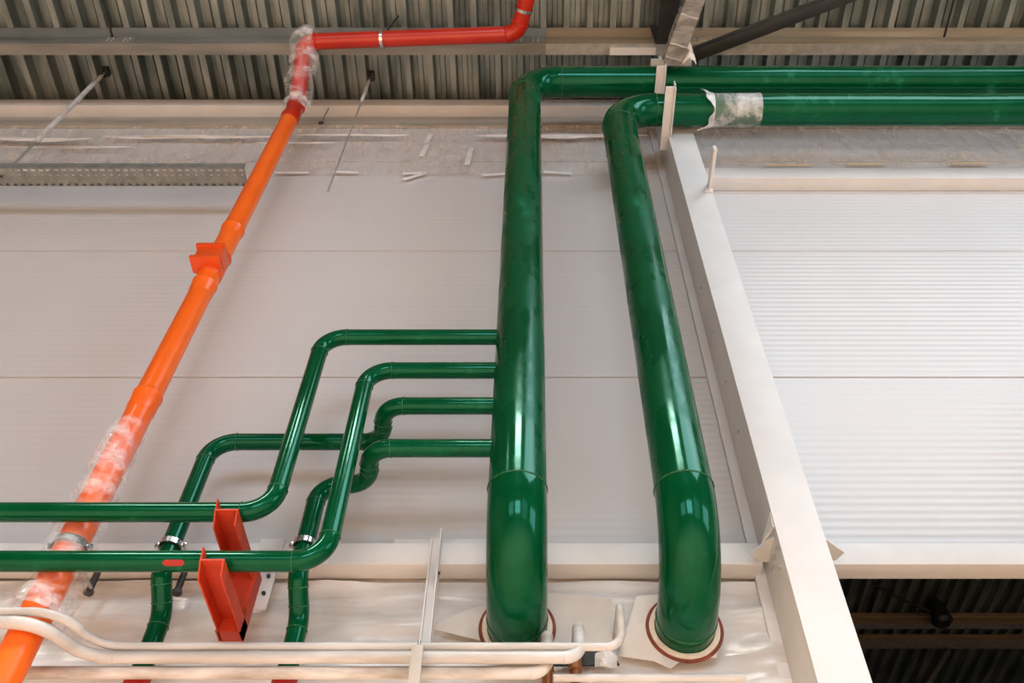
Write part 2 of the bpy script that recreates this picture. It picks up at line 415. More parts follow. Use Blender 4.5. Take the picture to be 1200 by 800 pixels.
# boards round the holes (a hole is cut where the pipe passes)
def patch(name, label, outline, y, m, hx):
    bm = bm_new(); hr = RB + .012; N = 40
    cx, cz = hx, ZH
    def edge(a):
        d = Vector((math.cos(a), math.sin(a))); best = None
        for i in range(len(outline)):
            p = Vector((outline[i][0] - cx, outline[i][1] - cz)); q = Vector((outline[(i + 1) % len(outline)][0] - cx, outline[(i + 1) % len(outline)][1] - cz)); e = q - p
            den = d.x * e.y - d.y * e.x
            if abs(den) < 1e-9: continue
            t = (p.x * e.y - p.y * e.x) / den; s = (p.x * d.y - p.y * d.x) / den
            if t > 0 and -1e-6 <= s <= 1 + 1e-6 and (best is None or t < best): best = t
        return max(best or hr, hr + .004)
    angs = sorted(set([2 * math.pi * k / N for k in range(N)] + [math.atan2(p[1] - cz, p[0] - cx) % (2 * math.pi) for p in outline]))
    rows = []
    for a in angs:
        c, s = math.cos(a), math.sin(a); R = edge(a)
        rows.append([bm.verts.new((cx + c * rr, yy, cz + s * rr)) for rr, yy in ((hr, y), (R, y), (R, y + .004), (hr, y + .004))])
    for k in range(len(rows)):
        A, B = rows[k], rows[(k + 1) % len(rows)]
        for j in range(4): bm.faces.new((A[j], B[j], B[(j + 1) % 4], A[(j + 1) % 4]))
    return tag(obj(name, bm, m, None, False), label, 'board')
def zx(u, v, Y=WY): p = at(u, v, Y); return (p.x, p.z)
patch('hole_cover_board', 'grey beige board with a pointed left tip behind the left thick pipe', [zx(505, 744), zx(535, 728), zx(560, 718), zx(648, 702), zx(690, 707), zx(716, 709), zx(716, 764), zx(640, 762), zx(560, 757)], WY - .039, M['grey_board'], XA)
patch('hole_cover_board', 'pale beige board with torn lower corner round the thick pipe beside the column', [zx(745, 706), zx(838, 700), zx(846, 740), zx(838, 778), zx(800, 778), zx(785, 791), zx(765, 782), zx(724, 776)], WY - .0395, M['board'], XB)

# ------------------------------------------------------------------ small green branch pipes
r0 = .0325; EB = .0022; GB = 2.395
def branch(label, pts, R, base):
    t = thing('green_branch_pipe', label, 'pipe', base, 'thin green branch pipes')
    return t, pipe_run(t, pts, R, r0, M['green'], EB, 32)
z1, z1b = zat(395, GY), zat(600, GY)
z2, z2b = zat(434, GY), zat(657.5, GY)
z3, z4 = zat(475.5, GY), zat(525, GY)
xs = XA - .08
X1, X2, X3, X4 = -.849, -.640, -1.224, -.772
branch('uppermost thin green branch off the left riser, dropping and running out left', [(xs, GY, z1), (X1, GY, z1), (X1, GY, z1b), (-3.2, GY, z1b)], .095, (X1, GY, z1b - r0))
tb, pb = branch('second thin green branch off the left riser, its low run marked with red paint', [(xs, GY, z2), (X2, GY, z2), (X2, GY, z2b), (-3.2, GY, z2b)], .095, (X2, GY, z2b - r0))
DR = 2.50
zk3 = zat(668, GB)
branch('third thin green branch, bending back to the wall and dropping farthest left', [(xs, GY, z3), (-.555, GY, z3), (-.572, GB, z3), (X3, GB, z3), (X3, GB, zk3), (X3 + .01, DR, zk3 - .10), (X3 + .01, DR, .9)], [.085, .085, .095, .10, .10], (X3, DR, .9))
zk4 = zat(672, GB)
branch('lowest thin green branch, bending back and dropping beside the second branch', [(xs, GY, z4), (-.575, GY, z4), (-.592, GB, z4), (X4, GB, z4), (X4, GB, zk4), (X4 + .01, DR, zk4 - .10), (X4 + .01, DR, .9)], [.085, .085, .085, .10, .10], (X4, DR, .9))
# red touch-up on branch two
pc = at(206, 663, GY)
bm = bm_new(); ra = []
for i in range(13):
    row = []
    for k in range(9):
        th = math.pi * k / 8
        wv = (.024 + .010 * math.sin(th)) * (-1 + i / 6)
        a = math.radians(-151 + 34 * k / 8)
        row.append(bm.verts.new((pc.x + wv, GY + math.cos(a) * (r0 + .0006), z2b + math.sin(a) * (r0 + .0006))))
    ra.append(row)
for A, B in zip(ra, ra[1:]):
    for k in range(8): bm.faces.new((A[k], A[k + 1], B[k + 1], B[k]))
obj('paint_patch', bm, M['red_paint'], tb)['label'] = 'red primer patch on the green pipe'
# red steel collars where the two rear drops leave the frame
for x, lab in ((X3 + .01, 'red primed pipe sleeve at the foot of the leftmost thin green drop'), (X4 + .01, 'red primed pipe sleeve at the foot of the right thin green drop')):
    zc = zat(786, DR) - .02
    tag(obj('pipe_sleeve', tube([(x, DR, zc - .25), (x, DR, zc), (x, DR, zc + .004)], [r0 + .006, r0 + .006, r0 + .001], 32, False), M['red_paint']), lab, 'sleeve', 'red pipe sleeves')

# ------------------------------------------------------------------ pipe clamps on the lower beam
def clamp(label, x, y, z, r, rubber=True, foot=2.514):
    t = thing('pipe_clamp', label, 'clamp', (x, y, z), 'pipe clamps on the lower beam')
    obj('band', tube([(x, y, z - .010), (x, y, z + .010)], r + .007, 40, False), M['chrome'], t)
    obj('rubber_liner', tube([(x, y, z - .014), (x, y, z + .014)], r + .0045, 40, False), M['rubber'], t)
    for s in (-1, 1):
        e = obj('ear', box(x + s * (r + .006) - .014, x + s * (r + .006) + .014, y - .006, y + .006, z - .010, z + .010), M['chrome'], t, True, .001)
        obj('screw', tube([(x + s * (r + .014), y - .016, z), (x + s * (r + .014), y + .016, z)], .004, 10), M['zinc'], e)
    obj('stud', tube([(x, y + r + .004, z), (x, foot, z)], .006, 12), M['zinc'], t)
zc = (ZB0 + ZB1) / 2
clamp('bright clamp on the leftmost thin green drop at the lower beam', X3, GB, zat(632, GB - r0), r0)
clamp('bright clamp on the thin green drop behind the second branch riser', X4, GB, zat(631, GB - r0), r0)
OX, OY, OR = -1.498, 2.30, .051
clamp('bright clamp with black liner round the film wrapped orange pipe', OX, OY, zat(629, OY - OR), OR)
# dark stubs of threaded rod hanging under the beam
for u, v, lab in ((112, 676, 'short dark rod end hanging under the beam beside the orange pipe'), (214, 676, 'short dark rod end hanging under the beam beside the leftmost green drop')):
    p = at(u, v, 2.53)
    bm = tube([(p.x, p.y, ZB0), (p.x, p.y, ZB0 - .105)], .0115, 16)
    t = thing('rod_end', lab, 'rod', (p.x, p.y, ZB0 - .1), 'dark rod ends under the beam')
    obj('rod', bm, M['dark_steel'], t); obj('nut', tube([(p.x, p.y, ZB0 - .112), (p.x, p.y, ZB0 - .098)], .017, 6), M['dark_steel'], t, False)

# ------------------------------------------------------------------ red bracket carrying the two low green runs
bx = xat(275, 655, 2.3)
br = thing('pipe_bracket', 'red primed steel bracket with two arms under the low green runs', 'bracket', (bx, 2.5, zat(735, 2.5)))
def channel(x0, x1, y0, y1, z, h, lab):
    bm = bm_new()
    add_box(bm, x0, x1, y0, y1, z - .006, z)            # floor of the arm
    add_box(bm, x0, x0 + .006, y0 - .02, y1, z, z + h)  # left cheek
    return obj('arm', bm, M['red_steel'], br, False)
w = .074
za, zb_ = z1b - r0 - .001, z2b - r0 - .001
def red_arm(u0, v0, z, y1, lift):
    y0 = 2.155
    x0 = xat(u0, v0, y0)
    bm = bm_new()
    add_prism(bm, [(x0, y0, z - .006), (x0 + w, y0, z - .006), (x0 + w, y1, z - .006), (x0, y1, z - .006)], (0, 0, .006))
    add_prism(bm, [(x0, y0, z), (x0, y1, z), (x0, y1, z + .02), (x0, y0 + .03, z + lift), (x0, y0 - .012, z + lift)], (.005, 0, 0))
    add_prism(bm, [(x0 + w - .005, y0 + .0, z - .006), (x0 + w - .005, y1, z - .006), (x0 + w - .005, y1, z - .052), (x0 + w - .005, y0 + .02, z - .052)], (.005, 0, 0))
    add_prism(bm, [(x0, y0 + .0, z - .006), (x0, y1, z - .006), (x0, y1, z - .052), (x0, y0 + .03, z - .052)], (.005, 0, 0))
    obj('arm', bm, M['red_steel'], br, False)
    return x0
xa = red_arm(249, 604, za, 2.50, .03)
xb = red_arm(232, 661, zb_, 2.50, .035)
xm = max(xa, xb)
obj('upright', add_box(box(xm - .006, xm + w, 2.455, 2.505, zb_ - .052, za - .006), xm - .006, xm + w, 2.45, 2.456, zb_ - .052, za - .006), M['red_steel'], br, False)
obj('base_plate', box(xm + .03, xm + .115, 2.506, 2.5145, ZB0 - .19, ZB1 + .012), M['white_steel'], br, True, .001)['label'] = 'white steel plate behind the red bracket'
for zz in (ZB0 - .03, ZB0 - .06, ZB0 - .13):
    obj('bolt', tube([(xm + .095, 2.496, zz), (xm + .095, 2.507, zz)], .007, 6), M['dark_steel'], br, False)

# ------------------------------------------------------------------ orange drain pipe
od = thing('drain_pipe', 'orange plastic drain pipe rising at left and turning red under the roof', 'pipe', (OX, OY, .6))
ZTOP = 5.36
RX0 = -1.43; RZ = 5.66; RY = 1.99
A = [(OX, OY, .6), (OX, OY, ZTOP), (OX + .03, RY + .02, RZ), (-.10, RY - .03, RZ), (.09, RY - .75, RZ)]
segs = bend(A, [.10, .085, .10])
first = True
for kind, path in segs:
    if first:
        zr = zat(138, OY)
        obj('pipe_section', tube(subdiv(path[0], Vector((OX, OY, zr)), 12), OR, 40), M['orange'], od)
        obj('pipe_section', tube([Vector((OX, OY, zr)), path[1]], OR, 40), M['red'], od)['label'] = 'red upper length of the drain pipe'
        first = False
    elif kind == 'elbow':
        e = obj('elbow', tube(path, OR * 1.06, 40, False), M['red'], od)
        for p, qv in ((path[0], path[1]), (path[-1], path[-2])): obj('collar_ring', ring(p, qv - p, OR * 1.05, .005, 40, 8), M['red'], e)
    else:
        obj('pipe_section', tube(subdiv(path[0], path[1], 8), OR, 40), M['red'], od)
def socket(v, L, m=M['orange']):
    z = zat(v, OY - OR)
    rr = [OR, OR * 1.09, OR * 1.13, OR * 1.13, OR * 1.06, OR * 1.055, OR]
    zs = [z + .003, z + .002, z - .004, z - .012, z - .018, z - L, z - L - .012]
    obj('socket', tube([(OX, OY, a) for a in zs], rr, 40, False), m, od)
socket(258, .05); socket(322, .07); socket(452, .09); socket(128, .05, M['red'])
# inspection fitting
zi = zat(303, OY - OR)
fi = obj('inspection_fitting', tube([(OX, OY, zi - .085), (OX, OY, zi - .075), (OX, OY, zi + .075), (OX, OY, zi + .085)], [OR, OR * 1.1, OR * 1.1, OR], 40, False), M['deep_orange'], od)
obj('hatch', box(OX - .062, OX + .045, OY - .088, OY - .02, zi - .05, zi + .05), M['deep_orange'], fi, True, .004)
for dz in (-.052, .052):
    obj('hatch_rib', box(OX - .075, OX + .06, OY - .10, OY - .01, zi + dz - .011, zi + dz + .011), M['deep_orange'], fi, True, .004)
obj('hatch_latch', box(OX + .03, OX + .062, OY - .09, OY - .015, zi - .036, zi + .036), M['deep_orange'], fi, True, .003)
obj('rim', ring((OX, OY, zi + .085), (0, 0, 1), OR * 1.05, .007, 40, 8), M['deep_orange'], fi)
# thin clamps on the red run
for u, v, lab in ((447, 41, 'thin bright clamp round the middle of the red horizontal pipe'), ):
    x = (u - CX) / F * (RZ / (SE + (CY - v) / F * CE))
    t = thing('pipe_clamp', lab, 'clamp', (x, RY, RZ), 'clamps on the red pipe')
    ax = (Vector(A[3]) - Vector(A[2])).normalized(); cpt = Vector(A[2]) + ax * ((x - A[2][0]) / ax.x)
    obj('band', tube([cpt - ax * .010, cpt + ax * .010], OR + .005, 40, False), M['chrome'], t)
    obj('hanger_rod', tube([cpt + Vector((0, 0, OR + .004)), (cpt.x + .06, cpt.y - .02, deck_z(cpt.y) - .005)], .006, 10), M['dark_steel'], t)
ax = (Vector(A[4]) - Vector(A[3])).normalized(); cpt = Vector(A[3]) + ax * .16
t = thing('pipe_clamp', 'thin bright clamp on the red pipe just past its right hand elbow', 'clamp', cpt, 'clamps on the red pipe')
obj('band', tube([cpt - ax * .010, cpt + ax * .010], OR + .006, 40, False), M['chrome'], t)
obj('hanger_rod', tube([cpt + Vector((0, 0, OR + .005)), (cpt.x, cpt.y, deck_z(cpt.y) - .005)], .006, 10), M['dark_steel'], t)
# roof hook between them
p = at(442, 68, 2.15)
# ------------------------------------------------------------------ film wraps
def wrap(name, label, path, r, m, amp, seed, seg=40, n=40, flare=None):
    P = [Vector(a) for a in path]; pts = []
    for a, b in zip(P, P[1:]): pts += subdiv(a, b, n)[:-1]
    pts.append(P[-1]); L = len(pts)
    rr = [r * (flare(i / (L - 1)) if flare else 1) for i in range(L)]
    def fn(q, p, i, k):
        d = q - p; s = 1 + amp * (noise.noise(Vector((q.x * 16, q.y * 16, q.z * 5 + seed))) + .5 * noise.noise(Vector((q.x * 38, q.y * 38 + seed, q.z * 14))))
        return p + d * max(s, .86)
    return tag(obj(name, tube(pts, rr, seg, False, fn), m), label, 'plastic film', 'film wraps on pipes')
wrap('film_wrap', 'clear crumpled film wrapped round the lower orange pipe above the beam', [(OX - .004, OY - .004, zat(500, OY) ), (OX, OY, zat(668, OY))], OR * 1.28, M['film_wrap'], .22, 3, flare=lambda s: .93 + .35 * s)
wrap('film_wrap', 'loose open film sleeve on the orange pipe just under the beam', [(OX + .01, OY + .01, zat(672, OY)), (OX - .0, OY, zat(728, OY))], OR * 1.45, M['film_wrap'], .26, 8, flare=lambda s: 1.0 + .35 * s)
ep = [Vector((OX, OY, ZTOP - .10)), Vector((OX, OY, ZTOP + .0)), Vector((OX + .02, RY + .10, RZ - .06)), Vector((OX + .03, RY + .0, RZ + .02)), Vector((OX + .10, RY, RZ + .01))]
wrap('film_wrap', 'crumpled film bag taped round the red elbow under the roof', ep, OR * 1.35, M['film_wrap'], .3, 15, n=12, flare=lambda s: .95 + .35 * math.sin(math.pi * min(1, s * 1.05)))
pl = at(832, 128, GY); pr_ = at(889, 128, GY)
wrap('film_wrap', 'torn clear film wrapped round the lower thick horizontal green pipe', [(pl.x, GY, Z_LO), (pr_.x, GY, Z_LO)], RB * 1.03, film_mat('tight_wrap_film', .12, .8, scale=9, stretch=(.5, 1, 1), rough=.1), .02, 21, seg=64, n=40)
# torn flap of that film
def flap(i, j):
    a = math.radians(150 + 190 * j); e = .055 * noise.noise(Vector((j * 5, 3, 1))) - .035 * abs(j - .5) * 2
    x = pl.x + .012 - .02 * i * (1 + 2 * abs(j - .45)) + e * i
    rad = RB * 1.035 + .018 * i + .012 * i * noise.noise(Vector((j * 9, i * 4, 5)))
    return (x, GY + math.cos(a + 0) * rad, Z_LO + math.sin(a) * rad)
tag(obj('film_flap', sheet(10, 40, flap), film_mat('white_torn_film', .5, .95, scale=16)), 'torn white film edge hanging off the lower thick green pipe', 'plastic film')

# film over the upper wall, with tapes
zt, zbm = zat(150, 2.58), zat(205, 2.59)
def wfilm(x0, x1, z0, z1, seed):
    def fn(i, j):
        x = x0 + (x1 - x0) * i; z = z0 + (z1 - z0) * j
        d = .010 * noise.noise(Vector((x * 1.4, z * 9, seed))) + .006 * noise.noise(Vector((x * 6, z * 22, seed)))
        d += .018 * max(0, j - .72) / .28 * (1 + noise.noise(Vector((x * 2.2, z * 26, seed + 3))))
        if j < .02: d = 0
        return (x, WY - .004 - .012 - d, z + .012 * noise.noise(Vector((x * 1.1, seed, 0))) * (1 if 0 < j < 1 else .6))
    return sheet(160, 34, fn)
fl = thing('wall_film', 'thin film taped along the top of the wall left of the column', 'plastic film', (-1.5, WY, zbm), 'films along the wall top')
obj('sheet', wfilm(-4.6, .76, zbm, zt, 2), M['film_wall'], fl)
def tape(parent, u0, v0, u1, v1, hw, m, y=WY - .022):
    a, b = at(u0, v0, y), at(u1, v1, y); d = (b - a).normalized(); n = Vector((-d.z, 0, d.x)) * hw
    obj('tape_strip', prism([a - n, b - n, b + n, a + n], (0, .0015, 0)), m, parent, False)
for t_ in ((322, 202, 362, 202), (390, 201, 420, 202), (472, 203, 500, 202), (473, 210, 497, 203), (565, 205, 592, 203), (637, 201, 670, 203), (22, 199, 56, 200)):
    tape(fl, *t_, .013, M['tape'])
for t_ in ((494, 183, 500, 169), (547, 193, 552, 173), (499, 168, 505, 156)): tape(fl, *t_, .016, M['tape'])
def fold(u0, u1, v, r, seed):
    a, b = at(u0, v, WY - .045), at(u1, v, WY - .045)
    def fn(q, p, i, k):
        e = math.sin(math.pi * min(1, max(0, i / 40))) ** .5
        d = q - p; n_ = noise.noise(Vector((q.x * 3, k * .5, seed)))
        return p + Vector((d.x, d.y * .5, d.z * (.8 + 1.1 * n_))) * max(.15, e) + Vector((0, 0, .014 * noise.noise(Vector((p.x * 2.4, seed, 1)))))
    obj('film_fold', tube(subdiv(a, b, 40), r, 14, True, fn), M['film_thick'], fl)
fold(-40, 110, 163, .024, 1); fold(120, 330, 160, .022, 2); fold(345, 480, 158, .016, 3); fold(555, 760, 159, .026, 4); fold(0, 160, 172, .012, 5); fold(300, 395, 167, .012, 6)
zbr = zat(195, 2.59)
fr = thing('wall_film', 'thin film taped along the top of the wall right of the column', 'plastic film', (2.5, WY, zbr), 'films along the wall top')
obj('sheet', wfilm(.99, 6.5, zbr, zat(146, 2.58), 6), M['film_wall'], fr)
for t_ in ((897, 193, 952, 194), (992, 192, 1036, 192), (1115, 191, 1156, 191)): tape(fr, *t_, .014, M['beige_tape'])
# square film patch
def fpatch(i, j):
    p = at(494 + 60 * i, 203 - 45 * j, WY - .028); return (p.x, p.y - .004 * noise.noise(Vector((i * 6, j * 6, 2))), p.z)
obj('square_patch', sheet(14, 14, fpatch), film_mat('film_patch', .08, .5, scale=12, stretch=(1, 1, 1), tint=(.86, .83, .8)), fl)
# grey-brown strip with streaked tone under the eaves beam
tag(obj('eaves_strip', box(XL + .02, XR - .02, 2.572, 2.598, zat(149.5, 2.59), zat(140, 2.59)), M['grey_strip'], None, False), 'grey-brown strip running under the pale eaves beam', 'batten')

# milky sheet over the lower wall, with cut-outs where things pass
def lower_sheet():
    x0, x1, z0, z1 = -5.2, .90, .2, ZB0 - .012
    nu, nv = 300, 80; bm = bm_new(); g = []
    HX0, HX1, HZ0, HZ1 = xat(628, 770, WY), xat(726, 770, WY), zat(790, WY), zat(766, WY)
    for j in range(nv + 1):
        row = []
        for i in range(nu + 1):
            x = x0 + (x1 - x0) * i / nu; z = z0 + (z1 - z0) * j / nv
            d = .026 * noise.noise(Vector((x * 1.7, z * 8.5 + x * .7, 4))) + .020 * noise.noise(Vector((x * 3.5, z * 15 - x * 1.2, 9))) + .004 * noise.noise(Vector((x * 14, z * 30, 2)))
            near = min(math.hypot(x - XA, z - ZH), math.hypot(x - XB, z - ZH))
            k = min(1, max(0, (near - .14) / .15))
            row.append(bm.verts.new((x, WY + .0045 - (.012 + max(d, -.011)) * k, z)))
        g.append(row)
    for j in range(nv):
        for i in range(nu):
            q = g[j][i].co.lerp(g[j + 1][i + 1].co, .5)
            if min(math.hypot(q.x - XA, q.z - ZH), math.hypot(q.x - XB, q.z - ZH)) < RB + .004: continue
            bm.faces.new((g[j][i], g[j][i + 1], g[j + 1][i + 1], g[j + 1][i]))
    return bm
tag(obj('wall_sheet', lower_sheet(), M['film_thick']), 'wrinkled milky plastic sheet covering the lower wall below the beam', 'plastic sheet')
# black plate standing in for the shaded gap where the small pipes pass
pts = [zx(632, 789), zx(640, 777), zx(664, 768), zx(690, 766), zx(716, 772), zx(725, 788)]
tag(obj('gap_shade_plate', prism([(a, WY - .047, b) for a, b in pts], (0, .008, 0)), M['rubber'], None, False), 'black plate standing in for the shaded gap behind the brown pipe stubs', 'gap')
def tuft(i, j):
    p = at(697 + 26 * i, 766 + 20 * j * (1 - .35 * abs(i - .6)), 2.53); return (p.x, p.y - .02 * math.sin(math.pi * i) - .008 * noise.noise(Vector((i * 5, j * 5, 3))), p.z)
tag(obj('film_scrap', sheet(16, 10, tuft), M['film_thick']), 'small crumpled film scrap beside the brown pipe stubs', 'plastic film')

# ------------------------------------------------------------------ white service pipes at the bottom
def white_run(label, pts, R, r, m, base):
    t = thing('white_service_pipe', label, 'pipe', base, 'white service pipes')
    for kind, path in bend(pts, R):
        o = obj(kind, tube(path if kind == 'elbow' else subdiv(path[0], path[1], 6), r * (1.04 if kind == 'elbow' else 1), 24, kind != 'elbow'), m, t)
    return t
SY = 2.40; LY = 2.222
zA, zB, zC = zat(757.5, SY), zat(770, SY), zat(788, 2.44)
xA_, xB_, xC_ = xat(727, 740, SY), xat(679, 745, SY), xat(641, 750, 2.44)
j0, j1 = xat(58, 730, LY), xat(104, 752, SY)
white_run('thinnest white pipe, uppermost of the three, hooked upward at its right end', [(-3.2, LY, zA), (j0 + .02, LY, zA), (j1 + .03, SY, zA), (xA_, SY, zA), (xA_ + .006, SY, zat(708, SY)), (xA_ + .006, WY - .01, zat(708, SY))], [.12, .12, .05, .025], .0128, M['white_pvc'], (xA_, SY, zA))
tw = white_run('middle thicker white pipe stepping out round the orange pipe at left', [(-3.2, LY, zB), (j0 - .02, LY, zB), (j1 + .0, SY, zB), (xB_, SY + .0, zB), (xB_, SY + .04, zat(724, SY)), (xB_, WY - .01, zat(724, SY))], [.13, .13, .05, .03], .0186, M['white_pvc'], (xB_, SY, zB))
white_run('lowest white pipe, dust stained, passing behind the orange pipe', [(-3.2, 2.44, zC), (xC_, 2.44, zC), (xC_, 2.46, zat(738, 2.44)), (xC_, WY - .01, zat(738, 2.44))], [.05, .03], .019, M['dirty_pvc'], (xC_, 2.44, zC))
for x, v in ((xat(333, 757, SY), 757), ):
    pass
for u, zz, rr, lab in ((318, zA, .0126, 'joint'), (130, zB, .0200, 'joint'), (300, zB, .0200, 'joint')):
    x = xat(u, 760, SY)
    obj('socket', tube([(x - .022, SY, zz), (x + .022, SY, zz)], rr, 24, True), M['white_pvc'], tw if zz == zB else bpy.data.objects['white_service_pipe'])
for x, y, lab in ((xat(674, 778, 2.533), 2.533, 'brown copper pipe stub below the middle white pipe elbow'), (xat(641, 780, 2.533), 2.533, 'brown copper pipe stub below the lowest white pipe elbow')):
    t = thing('copper_stub', lab, 'pipe', (x, y, -H), 'brown copper stubs')
    obj('pipe', tube([(x, y, -H), (x, y, zat(768, y))], .0165, 24), M['copper'], t)
    obj('collar', tube([(x, y, zat(786, y)), (x, y, zat(772, y))], .021, 24), M['copper'], t)

def roll(x0, x1, v, r, seed):
    z = zat(v, 2.50)
    def fn(q, p, i, k):
        return p + (q - p) * (1 + .22 * noise.noise(Vector((q.x * 5, q.y * 22, q.z * 22 + seed))))
    return tube(subdiv(Vector((x0, 2.50, z)), Vector((x1, 2.505, z + .004)), 60), r, 28, True, fn)
tag(obj('sheet_roll', roll(xat(648, 795, 2.53), xat(872, 795, 2.53), 794, .013, 3), M['film_thick']), 'thin rolled edge of milky plastic sheet below the brown pipe stubs', 'plastic sheet')
# strut channel and front plate carrying them
hx = xat(505, 690, 2.49)
t = thing('strut_channel', 'slim white upright channel hung from the beam to the white pipes', 'bracket', (hx, 2.5, 1.5))
bm = bm_new()
add_box(bm, hx - .021, hx + .021, 2.505, 2.513, zat(757, 2.5) - .02, ZB1 + .015)
add_box(bm, hx + .014, hx + .019, 2.468, 2.505, zat(757, 2.5) - .02, ZB1 + .03)
add_box(bm, hx - .019, hx - .014, 2.488, 2.505, zat(757, 2.5) - .02, ZB1 + .005)
obj('channel', bm, M['white_steel'], t, False)
obj('bolt', tube([(hx + .02, 2.485, ZB0 - .06), (hx + .026, 2.485, ZB0 - .06)], .006, 8), M['dark_steel'], t)
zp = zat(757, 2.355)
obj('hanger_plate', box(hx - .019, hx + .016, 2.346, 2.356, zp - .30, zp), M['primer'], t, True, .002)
obj('side_cheek', box(hx - .019, hx - .014, 2.357, 2.375, zp - .30, zp - .004), M['white_steel'], t, True, .001)
obj('lower_arm', box(hx - .018, hx + .015, 2.357, 2.59, zp - .14, zp - .12), M['white_steel'], t, True, .001)
obj('clip_screw', tube([(hx, 2.362, zp - .002), (hx, 2.362, zp + .022)], .005, 10), M['zinc'], t)

# ------------------------------------------------------------------ perforated tray and hanger rods, top left
ty0, ty1, tz = 2.285, 2.40, zat(218, 2.40)
tr = thing('cable_tray', 'grey perforated steel tray high on the wall left of the orange pipe', 'tray', (-3, 2.34, tz))
TX1 = xat(287, 210, 2.34)
bm = bm_new()
nx = 70; x0 = -4.6; dx = (TX1 - x0) / nx
def perforated(bm, y0, y1, z, x0, nx, dx, hw, hh):
    # a strip with one slot per cell
    ym = (y0 + y1) / 2
    for i in range(nx):
        a, b = x0 + i * dx, x0 + (i + 1) * dx; c = (a + b) / 2
        o = [(a, y0), (b, y0), (b, y1), (a, y1)]; h = [(c - hw, ym - hh), (c + hw, ym - hh), (c + hw, ym + hh), (c - hw, ym + hh)]
        vo = [bm.verts.new((x, y, z)) for x, y in o]; vh = [bm.verts.new((x, y, z)) for x, y in h]
        for k in range(4): bm.faces.new((vo[k], vo[(k + 1) % 4], vh[(k + 1) % 4], vh[k]))
perforated(bm, ty0, ty0 + .032, tz, x0, nx, dx, .012, .005)
perforated(bm, ty1 - .02, ty1, tz, x0, nx, dx, .010, .005)
perforated(bm, ty0 + .032, ty0 + .06, tz, x0, nx, dx, .006, .004)
perforated(bm, ty0 + .06, ty1 - .02, tz, x0, nx, dx, .002, .002)
bmesh.ops.remove_doubles(bm, verts=bm.verts[:], dist=1e-5)
obj('base', bm, M['tray_zinc'], tr, False)
for y in (ty0, ty1): obj('side_wall', box(x0, TX1, y - .0008, y + .0008, tz, tz + .05), M['tray_zinc'], tr, False)
def hang(name, label, x, y, z0, z1, zm, r1, r2):
    t = thing(name, label, 'rod', (x, y, z0), 'hanger rods under the roof')
    obj('rod', tube([(x, y, z0), (x, y, z1)], r2, 10), M['zinc'], t)
    obj('sleeve', tube([(x, y, zm), (x, y, zm + .02), (x, y, z1 - .10), (x, y, z1 - .06)], [r2, r1, r1 * .9, r2], 12), M['white_pvc'], t)
    obj('roof_clip', add_ring(box(x - .022, x + .022, y - .03, y + .03, z1 - .02, deck_z(y) - .001), (x, y, z1 - .035), (1, 0, 0), .022, .006, 20, 6), M['dark_steel'], t, True)
    return t
hang('hanger_rod', 'thin hanger rod dangling free right of the film bagged red elbow', -1.13, 2.37, zat(224, 2.37), 6.0, 5.55, .012, .005)
hang('hanger_rod', 'pale hanger rod dropping from the roof at far upper left', -2.97, 2.34, tz, 6.0, 4.9, .016, .008)
# small hook under the eaves beam beside the orange pipe
p = at(376, 143, 2.50)
t = thing('wire_hook', 'small metal hook hanging under the eaves beam beside the orange pipe', 'hook', p)
obj('wire', tube([(p.x - .005, 2.53, ZT), (p.x, 2.51, p.z + .02), (p.x + .004, 2.50, p.z)], .005, 8), M['zinc'], t)
obj('clip', ring((p.x + .004, 2.50, p.z - .012), (0, 1, 0), .014, .006, 16, 6), M['dark_steel'], t)

# ------------------------------------------------------------------ roof steelwork over the column
rx = .86
rz = zat(56, 2.10)
rf = thing('roof_rafter', 'black steel rafter running back under the roof above the column', 'rafter', (rx, 1.0, 5.66))
zf = 5.735
obj('bottom_flange', box(.80, .925, -6.0, 2.03, zf - .012, zf), M['dark_steel'], rf, True, .001)
obj('web', box(.856, .868, -6.0, 2.03, zf, 6.03), M['dark_steel'], rf, False)
obj('end_plate', box(.79, .935, 2.03, 2.045, zf - .02, 6.03), M['dark_steel'], rf, False)
def bar(name, label, cat, a, b, w, h, m, plates=False):
    a, b = Vector(a), Vector(b); d = (b - a).normalized(); s = d.cross(Vector((0, 0, 1))).normalized(); u = s.cross(d)
    t = thing(name, label, cat, a.lerp(b, .5))
    pts = [a + s * w / 2 + u * h / 2, a - s * w / 2 + u * h / 2, a - s * w / 2 - u * h / 2, a + s * w / 2 - u * h / 2]
    bm = prism(pts, b - a); obj('bar', bm, m, t, True, .003)
    return t, d, s, u
a = at(786, 72, 2.06); b = at(812, 2, 1.70); b = a + (b - a) * 1.6
t, d, s, u = bar('knee_brace', 'grey film wrapped steel strut running back from the column top', 'brace', a, b, .115, .095, M['grey_wrap'])
k = 0
for f0 in (.06, .2, .33, .5):
    c = a.lerp(b, f0); obj('film_fold', ring(c, d, .075, .006, 4, 6), M['film_wrap'], t)
a = Vector((1.05, 2.10, 5.69)); b = Vector((1.95, 1.735, 5.69)); b2 = a + (b - a) * 3
bar('roof_brace', 'black steel brace slanting up to the right above the thick green pipes', 'brace', a, b2, .075, .075, M['dark_steel'])
